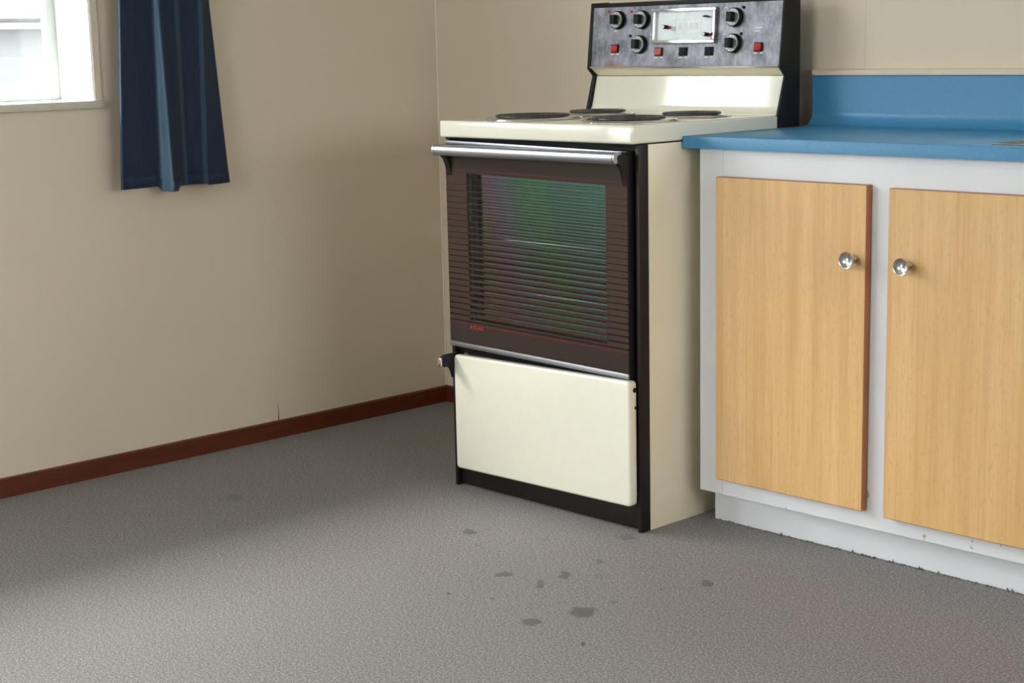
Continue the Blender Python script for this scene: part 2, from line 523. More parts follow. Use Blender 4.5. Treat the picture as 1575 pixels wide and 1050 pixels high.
class G:
    def __init__(self):
        self.v, self.f, self.mi = [], [], []

    def _take(self, bm, mat=0, fmat=None):
        bm.verts.index_update()
        o = len(self.v)
        self.v += [v.co.copy() for v in bm.verts]
        bm.normal_update()
        for f in bm.faces:
            self.f.append([o + v.index for v in f.verts])
            self.mi.append(fmat(f.normal) if fmat else mat)
        bm.free()
        return self

    def box(self, lo, hi, bevel=0.0, seg=2, mat=0, fmat=None, rnd=None):
        bm = bmesh.new()
        bmesh.ops.create_cube(bm, size=1)
        for v in bm.verts:
            v.co = Vector([lo[i] + (v.co[i] + 0.5) * (hi[i] - lo[i]) for i in range(3)])
        if rnd:                                   # (axis, radius): round the four edges along an axis first
            ax, r = rnd
            es = [e for e in bm.edges if abs((e.verts[0].co - e.verts[1].co)[ax]) > 1e-6]
            bmesh.ops.bevel(bm, geom=es, offset=r, segments=5, profile=0.5, affect='EDGES', clamp_overlap=True)
        if bevel:
            es = [e for e in bm.edges if len(e.link_faces) == 2 and e.calc_face_angle(0) > 0.7]
            bmesh.ops.bevel(bm, geom=es, offset=bevel, segments=seg, profile=0.5, affect='EDGES', clamp_overlap=True)
        return self._take(bm, mat, fmat)

    def prism(self, pts, x0, x1, axis=0, mat=0, bevel=0.0):
        """polygon of 2-D points extruded along an axis (0: pts are (y,z); 1: (x,z); 2: (x,y))"""
        bm = bmesh.new()

        def mk(p, t):
            return {0: (t, p[0], p[1]), 1: (p[0], t, p[1]), 2: (p[0], p[1], t)}[axis]
        a = [bm.verts.new(mk(p, x0)) for p in pts]
        b = [bm.verts.new(mk(p, x1)) for p in pts]
        n = len(pts)
        bm.faces.new(a)
        bm.faces.new(b[::-1])
        for i in range(n):
            bm.faces.new((a[i], b[i], b[(i + 1) % n], a[(i + 1) % n]))
        bmesh.ops.recalc_face_normals(bm, faces=bm.faces)
        if bevel:
            es = [e for e in bm.edges if e.calc_face_angle(0) > 0.7]
            bmesh.ops.bevel(bm, geom=es, offset=bevel, segments=2, profile=0.5, affect='EDGES', clamp_overlap=True)
        return self._take(bm, mat)

    def lathe(self, c, axis, prof, seg=32, mat=0):
        """profile of (radius, height along axis) turned about axis through c"""
        ax = Vector(axis).normalized()
        t = Vector((0, 0, 1)) if abs(ax.z) < 0.9 else Vector((1, 0, 0))
        e1 = ax.cross(t).normalized()
        e2 = ax.cross(e1)
        bm = bmesh.new()
        rings = []
        for r, h in prof:
            if r < 1e-6:
                rings.append([bm.verts.new(Vector(c) + ax * h)])
            else:
                rings.append([bm.verts.new(Vector(c) + ax * h + (e1 * math.cos(2 * math.pi * i / seg) + e2 * math.sin(2 * math.pi * i / seg)) * r) for i in range(seg)])
        for a, b in zip(rings, rings[1:]):
            for i in range(seg):
                j = (i + 1) % seg
                if len(a) == 1 and len(b) == 1:
                    continue
                if len(a) == 1:
                    bm.faces.new((a[0], b[i], b[j]))
                elif len(b) == 1:
                    bm.faces.new((a[i], b[0], a[j]))
                else:
                    bm.faces.new((a[i], b[i], b[j], a[j]))
        bmesh.ops.recalc_face_normals(bm, faces=bm.faces)
        return self._take(bm, mat)

    def tube(self, pts, r, seg=8, mat=0, squash=1.0):
        pts = [Vector(p) for p in pts]
        bm = bmesh.new()
        rings = []
        for i, p in enumerate(pts):
            d = (pts[min(i + 1, len(pts) - 1)] - pts[max(i - 1, 0)]).normalized()
            t = Vector((0, 0, 1)) if abs(d.z) < 0.9 else Vector((1, 0, 0))
            a = d.cross(t).normalized()
            b = a.cross(d)
            rings.append([bm.verts.new(p + a * math.cos(2 * math.pi * k / seg) * r + b * math.sin(2 * math.pi * k / seg) * r * squash) for k in range(seg)])
        for a, b in zip(rings, rings[1:]):
            for k in range(seg):
                bm.faces.new((a[k], a[(k + 1) % seg], b[(k + 1) % seg], b[k]))
        bm.faces.new(rings[0])
        bm.faces.new(rings[-1])
        bmesh.ops.recalc_face_normals(bm, faces=bm.faces)
        return self._take(bm, mat)

    def xform(self, fn, start=0):
        self.v = self.v[:start] + [fn(v) for v in self.v[start:]]
        return self

    def build(self, name, mats, parent=None, smooth=35):
        off = origin_of(parent)
        me = bpy.data.meshes.new(name)
        me.from_pydata([v - off for v in self.v], [], self.f)
        mats = mats if isinstance(mats, (list, tuple)) else [mats]
        for k in mats:
            me.materials.append(M[k])
        for p, i in zip(me.polygons, self.mi):
            p.material_index = i
        if smooth:
            me.polygons.foreach_set('use_smooth', [True] * len(me.polygons))
            me.set_sharp_from_angle(angle=math.radians(smooth))
        me.update()
        o = bpy.data.objects.new(name, me)
        COL.objects.link(o)
        if parent:
            o.parent = parent
        return o


ORIG = {}


def origin_of(o):
    while o is not None and o.name not in ORIG:
        o = o.parent
    return ORIG[o.name] if o is not None else Vector((0, 0, 0))


def thing(name, loc, label, cat, group=None):
    o = bpy.data.objects.new(name, None)
    o.empty_display_size = 0.1
    o.location = loc
    COL.objects.link(o)
    ORIG[o.name] = Vector(loc)
    o['label'] = label
    o['category'] = cat
    if group:
        o['group'] = group
    return o


def struct(o, label=None, cat=None):
    o['kind'] = 'structure'
    if label:
        o['label'] = label
    if cat:
        o['category'] = cat
    return o


def arc(cx, cy, r, a0, a1, n):
    return [(cx + r * math.cos(math.radians(a0 + (a1 - a0) * i / n)), cy + r * math.sin(math.radians(a0 + (a1 - a0) * i / n))) for i in range(n + 1)]


# ------------------------------------------------------------------ the room
T = 0.2
g = G().box((-T, RY - T, -0.1), (RX + T, T, 0.0))
struct(g.build('floor', 'carpet', smooth=0), 'grey speckled loop carpet with scattered dark stains', 'floor')
g = G().box((-T, RY - T, RZ), (RX + T, T, RZ + 0.15))
struct(g.build('ceiling', 'ceiling', smooth=0), 'plain white painted ceiling', 'ceiling')


def wall_with_hole(name, axis, p0, p1, a0, a1, holes, mat, label):
    """wall slab between p0 and p1 on its axis (0: x, 1: y), running a0..a1, with a window opening (a, a, z, z)"""
    g = G()

    def bx(s0, s1, z0, z1):
        if axis == 0:
            g.box((p0, s0, z0), (p1, s1, z1))
        else:
            g.box((s0, p0, z0), (s1, p1, z1))
    e = a0
    for h0, h1, z0, z1 in sorted(holes):
        bx(e, h0, 0, RZ)
        if z0 > 0.001:
            bx(h0, h1, 0, z0)
        bx(h0, h1, z1, RZ)
        e = h1
    bx(e, a1, 0, RZ)
    return struct(g.build(name, mat, smooth=0), label, 'wall')


W1H = (W1[0], W1[1], W1[2] - 0.0195, W1[3])
wall_with_hole('wall_left', 0, -T, 0, RY, 0, [W1H, W4], 'wall', 'cream papered wall with the window and blue curtain')
wall_with_hole('wall_back', 1, 0, T, -T, RX + T, [W2], 'wall_back', 'cream papered wall behind stove and worktop')
wall_with_hole('wall_right', 0, RX, RX + T, RY, 0, [W5], 'wall', 'cream wall on the far right')
wall_with_hole('wall_front', 1, RY - T, RY, -T, RX + T, [W3], 'wall', 'cream wall behind the viewer')

# baseboards: one length along the left wall, a short one behind the stove
g = G().prism([(0.0005, 0.0), (0.012, 0.0), (0.012, 0.0455), (0.0095, 0.0487), (0.0005, 0.0487)], -2.78, -0.0125, axis=1)
struct(g.build('baseboard_left', 'base_wood', smooth=0), 'low red-brown wooden skirting along the window wall', 'baseboard')
g = G().prism([(-0.0005, 0.0), (-0.012, 0.0), (-0.012, 0.0455), (-0.0095, 0.0487), (-0.0005, 0.0487)], 0.0005, 1.40, axis=0)
struct(g.build('baseboard_back', 'base_wood', smooth=0), 'low red-brown wooden skirting behind the stove', 'baseboard')
# narrow cream corner bead between the two walls
g = G().box((0.0003, -0.004, 0.05), (0.004, -0.0003, RZ - 0.001), 0.001)
struct(g.build('trim_1', 'bead', smooth=0), 'thin cream bead in the corner of the walls', 'trim')


def make_window(name, axis, plane, out, hole, label, mull=True, sill=True):
    """frame, sashes, panes, jamb lining and sill for an opening; plane = inner wall face, out = outward sign"""
    a0, a1, z0, z1 = hole
    t = bpy.data.objects.new(name, None)
    ctr = (a0 + a1) / 2
    loc = Vector((plane, ctr, z0)) if axis == 0 else Vector((ctr, plane, z0))
    t.location = loc
    COL.objects.link(t)
    ORIG[t.name] = loc
    struct(t, label, 'window')

    def bx(g, s0, s1, d0, d1, zz0, zz1, bev=0.0):
        lo_d, hi_d = sorted((plane + out * d0, plane + out * d1))
        if axis == 0:
            g.box((lo_d, s0, zz0), (hi_d, s1, zz1), bev)
        else:
            g.box((s0, lo_d, zz0), (s1, hi_d, zz1), bev)
        return g
    # jamb lining boards
    for s0, s1 in ((a0, a0 + 0.004), (a1 - 0.004, a1)):
        bx(G(), s0, s1, 0.0, 0.165, z0, z1).build('jamb_lining', 'white_frame', t, 0)
    bx(G(), a0, a1, 0.0, 0.165, z1 - 0.004, z1).build('head_lining', 'white_frame', t, 0)
    if sill:
        bx(G(), a0 - 0.0195, a1 + 0.0195, -0.010, 0.0, z0 - 0.0195, z0, 0.0015).build('window_sill', 'sill', t)
        bx(G(), a0 + 0.001, a1 - 0.001, 0.0, 0.2, z0 - 0.0190, z0).build('sill_board', 'white_frame', t, 0)
    # narrow flush architrave
    bx(G(), a1, a1 + 0.019, -0.003, 0.0, z0, z1 + 0.02).build('architrave', 'wall', t, 0)
    bx(G(), a0 - 0.019, a0, -0.003, 0.0, z0, z1 + 0.02).build('architrave', 'wall', t, 0)
    # frame, sash, panes
    w = 0.024
    d0, d1 = 0.165, 0.198
    cells = [(a0 + 0.004, ctr - 0.012), (ctr + 0.012, a1 - 0.004)] if mull else [(a0 + 0.004, a1 - 0.004)]
    if mull:
        bx(G(), ctr - 0.012, ctr + 0.012, d0, d1, z0, z1, 0.002).build('mullion', 'white_frame', t)
    for s0, s1 in cells:
        g = G()
        bx(g, s0, s0 + w, d0, d1, z0, z1, 0.002)
        bx(g, s1 - w, s1, d0, d1, z0, z1, 0.002)
        bx(g, s0 + w, s1 - w, d0, d1, z0, z0 + 0.016, 0.002)
        bx(g, s0 + w, s1 - w, d0, d1, z1 - w, z1, 0.002)
        sash = g.build('window_sash', 'sash', t)
        bx(G(), s0 + w - 0.003, s1 - w + 0.003, 0.179, 0.183, z0 + 0.013, z1 - w + 0.003).build('pane', 'glass', sash, 0)
    return t


make_window('window_1', 0, 0.0, -1, W1, 'bright white-framed window beside the blue curtain')
make_window('window_2', 1, 0.0, 1, W2, 'white-framed window above the sink out of the picture')

make_window('fill_window_front', 1, RY, -1, W3, 'unseen white-framed window added behind the viewer for fill light')
make_window('fill_window_right', 0, RX, 1, W5, 'unseen white-framed window added in the far right wall for fill light')
make_window('door_1', 0, 0.0, -1, W4, 'white-framed glazed door along the window wall out of the picture', False, False)['category'] = 'door'

g = G().box((-0.90, RY - 0.6, 2.36), (-T - 0.001, 0.6, 2.46))
g.box((-0.92, RY - 0.6, 2.34), (-0.90, 0.6, 2.50))
struct(g.build('trim_3', 'ext_white', smooth=0), 'white eave and fascia over the window wall outside', 'eave')

# ------------------------------------------------------------------ outside the window
g = G().box((-40, -40, -0.75), (40, 40, -0.65))
struct(g.build('ground', 'ext_ground', smooth=0), 'dark asphalt yard outside the window', 'ground')
sh = thing('neighbour_house', (-5.0, -3.0, -0.65), 'low pale house with grey window and red sill seen through the window', 'building')
g = G().box((-10.0, -10.0, -0.65), (-5.0, 4.2, 1.33))
g.prism([(-10.0, 1.33), (-5.0, 1.33), (-7.5, 4.05)], -10.0, 4.2, axis=1)
g.build('wall', 'ext_white', sh, 0)
g = G()
g.prism([(-4.85, 1.325), (-7.5, 4.15), (-10.15, 1.325), (-10.15, 1.335), (-7.5, 4.17), (-4.85, 1.335)], -10.2, 4.4, axis=1)
for i in range(139):                                            # corrugated roof sheet
    y0 = -10.2 + i * 0.105
    g.prism([(-4.85, 1.335), (-7.5, 4.17), (-7.5, 4.19), (-4.85, 1.355)], y0, y0 + 0.07, axis=1)
g.build('roof', 'ext_roof', sh, 0)
g = G().box((-4.86, -10.2, 1.27), (-4.79, 4.4, 1.335), 0.01)
g.build('gutter', 'ext_white', sh)
wf = G().box((-5.0, -0.55, 0.90), (-4.97, 1.42, 1.25)).build('window_surround', 'ext_white', sh, 0)
for z0, z1 in ((0.915, 1.050), (1.058, 1.213)):
    G().box((-4.97, -0.48, z0), (-4.963, 1.365, z1)).build('pane', 'ext_grey', wf, 0)
G().box((-5.0, -0.62, 0.845), (-4.93, 1.44, 0.90), 0.004).build('sill', 'ext_red', sh)

# ------------------------------------------------------------------ electric stove
st = thing('electric_stove', SB, 'cream and brown freestanding electric stove with smoked glass oven door', 'stove')
XL, XR = 0.750, 1.3685


def tilt(k, xc):
    """small lean in the plane of the front: z shifts with x"""
    return lambda v: Vector((v.x, v.y, v.z + (v.x - xc) * k))


# side sheets, back sheet, brown front posts, plinth
for x0, x1 in ((XL + 0.001, XL + 0.011), (XR - 0.011, XR - 0.001)):
    G().box((x0, -0.6035, 0.0), (x1, -0.085, 0.8575), 0.001).build('side_panel', 'cream_side', st)
G().box((XL + 0.011, -0.095, 0.02), (XR - 0.011, -0.085, 0.8575)).build('back_panel', 'cavity', st, 0)
for x0, x1 in ((XL, XL + 0.0105), (XR - 0.0105, XR)):
    G().box((x0, -0.6345, 0.0), (x1, -0.6037, 0.8575), 0.0012).build('front_post', 'brown', st)
G().box((XL + 0.0107, -0.622, 0.003), (XR - 0.0107, -0.605, 0.075), 0.001).build('plinth', 'brown', st)
g = G()
g.box((XL + 0.0107, -0.619, 0.79), (XR - 0.0107, -0.600, 0.8575))
g.box((XL + 0.0107, -0.619, 0.335), (XR - 0.0107, -0.600, 0.41))
g.box((XL + 0.0107, -0.619, 0.41), (0.81, -0.600, 0.79))
g.box((1.315, -0.619, 0.41), (XR - 0.0107, -0.600, 0.79))
g.build('front_frame', 'black', st, 0)
g = G()
g.box((XL + 0.02, -0.600, 0.08), (XR - 0.02, -0.595, 0.335))
g.build('drawer_bay', 'cavity', st, 0)
# oven lining and racks
g = G()
g.box((0.80, -0.60, 0.40), (0.81, -0.16, 0.80))
g.box((1.315, -0.60, 0.40), (1.325, -0.16, 0.80))
g.box((0.81, -0.60, 0.40), (1.315, -0.16, 0.41))
g.box((0.81, -0.60, 0.79), (1.315, -0.16, 0.80))
g.box((0.80, -0.16, 0.40), (1.325, -0.15, 0.80))
g.build('oven_lining', 'cavity', st, 0)
for z in (0.618, 0.496):
    g = G()
    g.tube([(0.812, -0.598, z), (1.313, -0.598, z)], 0.0046, 20)
    g.tube([(0.812, -0.19, z), (1.313, -0.19, z)], 0.0035)
    for k in range(17):
        x = 0.826 + k * 0.0295
        g.tube([(x, -0.596, z - 0.003), (x, -0.19, z - 0.003)], 0.0018, 6)
    g.build('oven_rack', 'chrome', st)

# hob with four coil hotplates
G().box((XL - 0.0005, -0.6555, 0.860), (XR + 0.0005, -0.150, 0.900), 0.006, 3).build('hob', 'cream', st)
G().box((XL + 0.004, -0.6400, 0.8560), (XR - 0.004, -0.150, 0.8602)).build('hob_seal', 'black', st, 0)
for px, py, R, n in ((0.925, -0.510, 0.112, 6), (0.915, -0.275, 0.088, 5), (1.235, -0.515, 0.105, 6), (1.225, -0.285, 0.087, 5)):
    g = G().lathe((px, py, 0.9), (0, 0, 1), [(R + 0.003, 0.0002), (R + 0.004, 0.0025), (R + 0.001, 0.0052), (R - 0.006, 0.0056), (R - 0.016, 0.0026), (0.02, 0.0008), (0, 0.0008)], 48)
    hp = g.build('hotplate', 'chrome', st, 60)
    hp['label'] = 'chrome drip pan with blackened coil'
    pts = []
    steps = 44 * n
    for i in range(steps + 1):
        a = 2 * math.pi * n * i / steps
        r = 0.018 + (R * 0.83 - 0.018) * i / steps
        pts.append((px + r * math.cos(a), py + r * math.sin(a), 0.9078))
    G().tube(pts, 0.0036, 8, squash=0.9).build('coil', 'coil', hp, 60)
    g = G()
    for k in range(3):
        a = math.radians(90 + 120 * k)
        dx, dy = math.cos(a), math.sin(a)
        g.tube([(px + dx * 0.012, py + dy * 0.012, 0.9028), (px + dx * R * 0.9, py + dy * R * 0.9, 0.9028)], 0.0016, 6)
    g.build('coil_support', 'chrome', hp)

# splashback and control console
CH = [(-0.0665, 0.862), (-0.0665, 1.175), (-0.1235, 1.173), (-0.1430, 1.0085), (-0.1235, 0.9895), (-0.1485, 0.9065), (-0.1485, 0.862)]
for x0, x1 in ((XL, XL + 0.011), (XR - 0.006, XR)):
    G().prism(CH, x0, x1, 0, bevel=0.0012).build('console_cheek', 'black', st)
SX0, SX1 = XL + 0.0112, XR - 0.0062
G().prism([(-0.0675, 0.862), (-0.0675, 1.172), (-0.1165, 1.172), (-0.1200, 1.1645), (-0.1330, 1.0120), (-0.1080, 0.990), (-0.1080, 0.862)], SX0, SX1, 0).build('console_back', 'black', st, 0)
sp = [(-0.1085, 0.9885), (-0.1170, 0.9885)] + [(-0.1205, 0.975), (-0.1360, 0.918)] + [(-0.1380, 0.9115), (-0.1420, 0.9065), (-0.1470, 0.9030), (-0.1530, 0.9008)] + [(-0.1530, 0.8995), (-0.1085, 0.8995)]
G().prism(sp, SX0 + 0.0005, SX1 - 0.0005, 0).build('splashback', 'cream', st, 50)
G().prism([(-0.1395, 1.0105), (-0.1140, 0.9897), (-0.1100, 0.9897), (-0.1330, 1.0118)], SX0, SX1, 0).build('console_soffit', 'cream_side', st, 0)
G().prism([(-0.1430, 1.0088), (-0.1438, 1.0112), (-0.1425, 1.0140), (-0.1340, 1.0140), (-0.1390, 1.0100)], SX0, SX1, 0).build('console_lip', 'white_plastic', st, 0)

# control panel plane: origin at its foot, v runs up the slope, n points out to the room
P0 = Vector((0, -0.139, 1.012))
DV = Vector((0, 0.015, 0.153)).normalized()
DN = Vector((0, -DV.z, DV.y))


def PP(u, v, n=0.0):
    return Vector((u, P0.y, P0.z)) + DV * v + DN * n


def panel_map(start_g):
    return start_g.xform(lambda q: PP(q.x, q.z, -q.y))


# geometry for the panel is drawn flat as (u, -height, v) and then laid on the slope
panel_map(G().box((SX0 + 0.0005, -0.0005, 0.002), (SX1 - 0.0005, 0.004, 0.150))).build('control_panel', 'panel', st, 0)
panel_map(G().box((SX0, -0.006, 0.1505), (SX1, 0.004, 0.160), 0.001)).build('console_rim', 'black', st)


def dial(u, v):
    hub = panel_map(G().lathe((u, -0.0006, v), (0, -1, 0), [(0, 0), (0.0232, 0), (0.0225, 0.0095), (0.0205, 0.0115), (0, 0.0115)], 36)).build('control_knob', 'black', st)
    panel_map(G().lathe((u, -0.0121, v), (0, -1, 0), [(0, 0), (0.0203, 0), (0.0200, 0.0006), (0, 0.0006)], 36)).build('dial_face', 'dial_silver', hub)
    panel_map(G().box((u - 0.0075, -0.0285, v - 0.0115), (u + 0.0075, -0.0127, v + 0.0115), 0.002)).build('grip', 'black', hub)
    g = G()
    for k in range(10):
        a = math.radians(30 + 33 * k)
        g.box((u + 0.0172 * math.cos(a) - 0.0009, -0.0132, v + 0.0172 * math.sin(a) - 0.0009), (u + 0.0172 * math.cos(a) + 0.0009, -0.0127, v + 0.0172 * math.sin(a) + 0.0009))
    panel_map(g).build('dial_marks', 'white_print', hub, 0)


for u, v in ((0.8500, 0.1170), (0.9310, 0.1158), (0.9270, 0.0550), (1.2250, 0.1145), (1.2250, 0.0535)):
    dial(u, v)


def switch(u, v, mat):
    b = panel_map(G().box((u - 0.0125, -0.0040, v - 0.0105), (u + 0.0125, -0.0006, v + 0.0105), 0.001)).build('rocker_switch', 'black', st)
    panel_map(G().prism([(-0.0041, -0.0080), (-0.0041, 0.0080), (-0.0070, 0.0080), (-0.0055, 0.0), (-0.0085, -0.0080)], u - 0.0095, u + 0.0095, 0).xform(lambda q: Vector((q.x, q.y, q.z + v)))).build('rocker', mat, b, 0)
    g = G()
    g.box((u - 0.0145, -0.0009, v - 0.0150), (u - 0.0035, -0.0006, v - 0.0128))
    g.box((u + 0.0045, -0.0009, v - 0.0150), (u + 0.0140, -0.0006, v - 0.0128))
    g.box((u + 0.0140, -0.0009, v - 0.0118), (u + 0.0158, -0.0006, v - 0.0085))
    panel_map(g).build('switch_legend', 'white_print', b, 0)


for u, v, mk in ((0.8435, 0.0460, 'red'), (0.9910, 0.0366, 'red_pale'), (1.0702, 0.0360, 'black'), (1.1513, 0.0362, 'black'), (1.2996, 0.0443, 'red')):
    switch(u, v, mk)
for u, v, mk in ((0.8121, 0.1395, 'red_pale'), (0.8915, 0.1377, 'red_pale'), (0.8932, 0.0769, 'black'), (1.2483, 0.1371, 'black'), (1.2456, 0.0757, 'black')):
    panel_map(G().lathe((u, -0.0006, v), (0, -1, 0), [(0.0036, 0), (0.0034, 0.003), (0.0022, 0.0042), (0, 0.0044)], 16)).build('pilot_lamp', mk, st)
# small white legends beside the dials
for u, v, w in ((0.836, 0.0885, 0.010), (0.960, 0.139, 0.008), (0.957, 0.078, 0.010), (1.192, 0.137, 0.008), (1.190, 0.075, 0.008), (1.285, 0.088, 0.022), (1.285, 0.0805, 0.015)):
    panel_map(G().box((u, -0.0009, v), (u + w, -0.0006, v + 0.0022))).build('dial_legend', 'white_print', st, 0)

# timer clock: white bezel, pale face, faded digit window, three setting pins
CU0, CU1, CV0, CV1 = 0.9710, 1.1705, 0.0555, 0.1410
g = G()
b = 0.0085
g.box((CU0, -0.010, CV0), (CU1, -0.0006, CV0 + b), 0.0015)
g.box((CU0, -0.010, CV1 - b), (CU1, -0.0006, CV1), 0.0015)
g.box((CU0, -0.010, CV0 + b), (CU0 + b + .001, -0.0006, CV1 - b), 0.001)
g.box((CU1 - b - .001, -0.010, CV0 + b), (CU1, -0.0006, CV1 - b), 0.001)
ck = panel_map(g).build('timer_clock', 'white_plastic', st)
panel_map(G().box((CU0 + b, -0.0022, CV0 + b), (CU1 - b, -0.0008, CV1 - b))).build('clock_face', 'clock', ck, 0)
g = G()
for u0, v0, u1, v1 in ((1.040, 0.0775, 1.123, 0.0800), (1.040, 0.1135, 1.123, 0.1150), (1.040, 0.080, 1.042, 0.1135), (1.121, 0.080, 1.123, 0.1135),
                       (1.051, 0.089, 1.062, 0.105), (1.067, 0.089, 1.078, 0.105), (1.086, 0.089, 1.097, 0.105), (1.102, 0.089, 1.113, 0.105)):
    g.box((u0, -0.0026, v0), (u1, -0.0022, v1))
panel_map(g).build('digit_window', 'clock_faint', ck, 0)
for u, v in ((1.0235, 0.0945), (1.1525, 0.0745)):
    pin = panel_map(G().lathe((u, -0.0022, v), (0, -1, 0), [(0, 0), (0.0042, 0), (0.0042, 0.010), (0, 0.010)], 16)).build('setting_pin', 'red', ck)
    panel_map(G().lathe((u, -0.0122, v), (0, -1, 0), [(0, 0), (0.0050, 0), (0.0050, 0.016), (0, 0.016)], 16)).build('pin_grip', 'black', pin)
    panel_map(G().lathe((u, -0.0282, v), (0, -1, 0), [(0, 0), (0.0042, 0), (0.0040, 0.0008), (0, 0.0008)], 16)).build('pin_cap', 'white_print', pin)
panel_map(G().prism([(-0.0125, 0.1185), (0.0, 0.1215), (0.0125, 0.1170), (0.0, 0.1160)], -0.0120, -0.0022, 1).xform(lambda q: Vector((q.x + 1.142, q.y, q.z)))).build('setting_wing', 'black', ck, 0)


def text_mesh(name, body, size, mat, parent, place, width=None):
    cu = bpy.data.curves.new(name, 'FONT')
    cu.body = body
    cu.size = size
    cu.extrude = 0.0002
    tmp = bpy.data.objects.new('text_tmp', cu)
    COL.objects.link(tmp)
    dg = bpy.context.evaluated_depsgraph_get()
    me = bpy.data.meshes.new_from_object(tmp.evaluated_get(dg))
    bpy.data.objects.remove(tmp)
    bpy.data.curves.remove(cu)
    xs = [v.co.x for v in me.vertices]
    k = (width / (max(xs) - min(xs))) if width else 1.0
    off = origin_of(parent)
    for v in me.vertices:
        v.co = place(v.co.x * k, v.co.y, v.co.z) - off
    me.name = name
    me.materials.clear()
    me.materials.append(M[mat])
    o = bpy.data.objects.new(name, me)
    COL.objects.link(o)
    o.parent = parent
    return o


text_mesh('brand_lettering', 'ATLAS', 0.0095, 'red_print', st, lambda x, y, z: PP(0.8140 + x, 0.0048 + y, 0.0008 + z), 0.050)

# oven door, leaning a hair to the right as the real one hangs
DYF = -0.6520
DX0, DX1, DZ0, DZ1 = 0.7660, 1.3500, 0.3530, 0.8480
lean = tilt(-0.014, SB.x)
gd = G().box((DX0, DYF + 0.0045, DZ0), (DX1, DYF + 0.030, DZ1), 0.001)
# hollow the door body as a frame around the window
gd = G()
wx0, wx1, wz0, wz1 = WIN[0] + SB.x - 0.012, WIN[1] + SB.x + 0.012, WIN[2] - 0.010, WIN[3] + 0.010
gd.box((DX0, DYF + 0.0045, DZ0), (wx0, DYF + 0.031, DZ1))
gd.box((wx1, DYF + 0.0045, DZ0), (DX1, DYF + 0.031, DZ1))
gd.box((wx0, DYF + 0.0045, DZ0), (wx1, DYF + 0.031, wz0))
gd.box((wx0, DYF + 0.0045, wz1), (wx1, DYF + 0.031, DZ1))
door = gd.xform(lean).build('oven_door', 'black', st, 0)
G().box((DX0, DYF, DZ0 + 0.012), (DX1, DYF + 0.0045, DZ1 - 0.008)).xform(lean).build('front_glass', 'oven_glass', door, 0)
G().box((wx0 + 0.001, DYF + 0.024, wz0), (wx1 - 0.001, DYF + 0.027, wz1), fmat=lambda n: 0 if n.y < -0.9 else 1).xform(lean).build('coated_glass', ['coated', 'glass'], door, 0)
G().box((wx0, DYF + 0.0046, wz0), (wx0 + 0.002, DYF + 0.0235, wz1)).xform(lean).build('window_reveal', 'reveal', door, 0)
G().box((DX0, DYF - 0.002, DZ0), (DX1, DYF + 0.0045, DZ0 + 0.0118), 0.0012).xform(lean).build('door_trim', 'alu', door)
G().box((DX0 + 0.002, DYF - 0.002, DZ1 - 0.0078), (DX1 - 0.004, DYF + 0.010, DZ1 + 0.001), 0.002).xform(lean).build('door_trim', 'alu', door)
# handle: satin bar with ringed end caps on two brown curved brackets
HP = [(-0.7030, 0.8215), (-0.7075, 0.8265), (-0.7085, 0.8340), (-0.7075, 0.8400), (-0.7020, 0.8450), (-0.6930, 0.8465), (-0.6850, 0.8450), (-0.6850, 0.8415), (-0.6950, 0.8395), (-0.6980, 0.8340), (-0.6960, 0.8240)]
hb = G().prism(HP, 0.7880, 1.3570, 0).build('door_handle', 'alu', door, 40)
HPb = [(y + 0.0006 * (1 if y < -0.70 else -1), z + (0.0006 if z < 0.834 else -0.0006)) for y, z in HP]
for x0, x1, rx0, rx1 in ((0.7800, 0.7864, 0.7864, 0.7880), (1.3586, 1.3635, 1.3570, 1.3586)):
    G().prism(HP, x0, x1, 0).build('handle_cap', 'alu', hb, 40)
    G().prism(HPb, rx0, rx1, 0).build('handle_ring', 'black', hb, 40)
BR = [(-0.6521, 0.8440), (-0.6850, 0.8440), (-0.6950, 0.8390), (-0.6975, 0.8320), (-0.6960, 0.8245), (-0.6850, 0.8225), (-0.6740, 0.8190), (-0.6650, 0.8110), (-0.6590, 0.7990), (-0.6550, 0.7850), (-0.6521, 0.7700)]
for x0, x1 in ((0.7690, 0.7860), (1.3370, 1.3500)):
    G().prism(BR, x0, x1, 0).build('handle_bracket', 'brown', door, 40)
text_mesh('door_lettering', 'ATLAS', 0.0120, 'red_print', door, lambda x, y, z: lean(Vector((0.8380 + x, DYF - 0.0004 - z, 0.4025 + y))), 0.046)

# warming drawer front with one handle bracket left, screw holes where the other was
lean2 = tilt(0.016, SB.x)
g = G().box((0.7870, -0.6640, 0.0590), (1.3620, -0.6380, 0.3420), 0.006, 3, rnd=(1, 0.010)).xform(lean2)
dr = g.build('storage_drawer', 'cream', st, 40)
dr['label'] = 'cream enamel drawer front below the oven door'
g = G().prism([(-0.6600, 0.3445), (-0.6880, 0.3440), (-0.7000, 0.3395), (-0.7045, 0.3300), (-0.7020, 0.3185), (-0.6940, 0.3145), (-0.6800, 0.3145), (-0.6715, 0.3070), (-0.6670, 0.2960), (-0.6645, 0.2850), (-0.6500, 0.2850), (-0.6500, 0.3445)], 0.7775, 0.7895, 0, bevel=0.001)
hbk = g.xform(lambda v: v + Vector((0, 0, -0.004))).build('handle_bracket', 'black', dr)
hbk['label'] = 'black bracket left from a missing handle'
G().box((0.7765, -0.7075, 0.3135), (0.7905, -0.7025, 0.3345), 0.002, 3, rnd=(0, 0.002)).build('handle_stub', 'chrome', hbk)
for yy, zz, r in ((-0.6465, 0.326, 0.0058), (-0.6440, 0.286, 0.0036)):
    G().lathe((1.3622, yy, zz), (1, 0, 0), [(0, 0.0006), (r * 0.6, 0.0006), (r, 0.0004), (r, -0.001)], 16).build('screw_hole', 'black', dr)

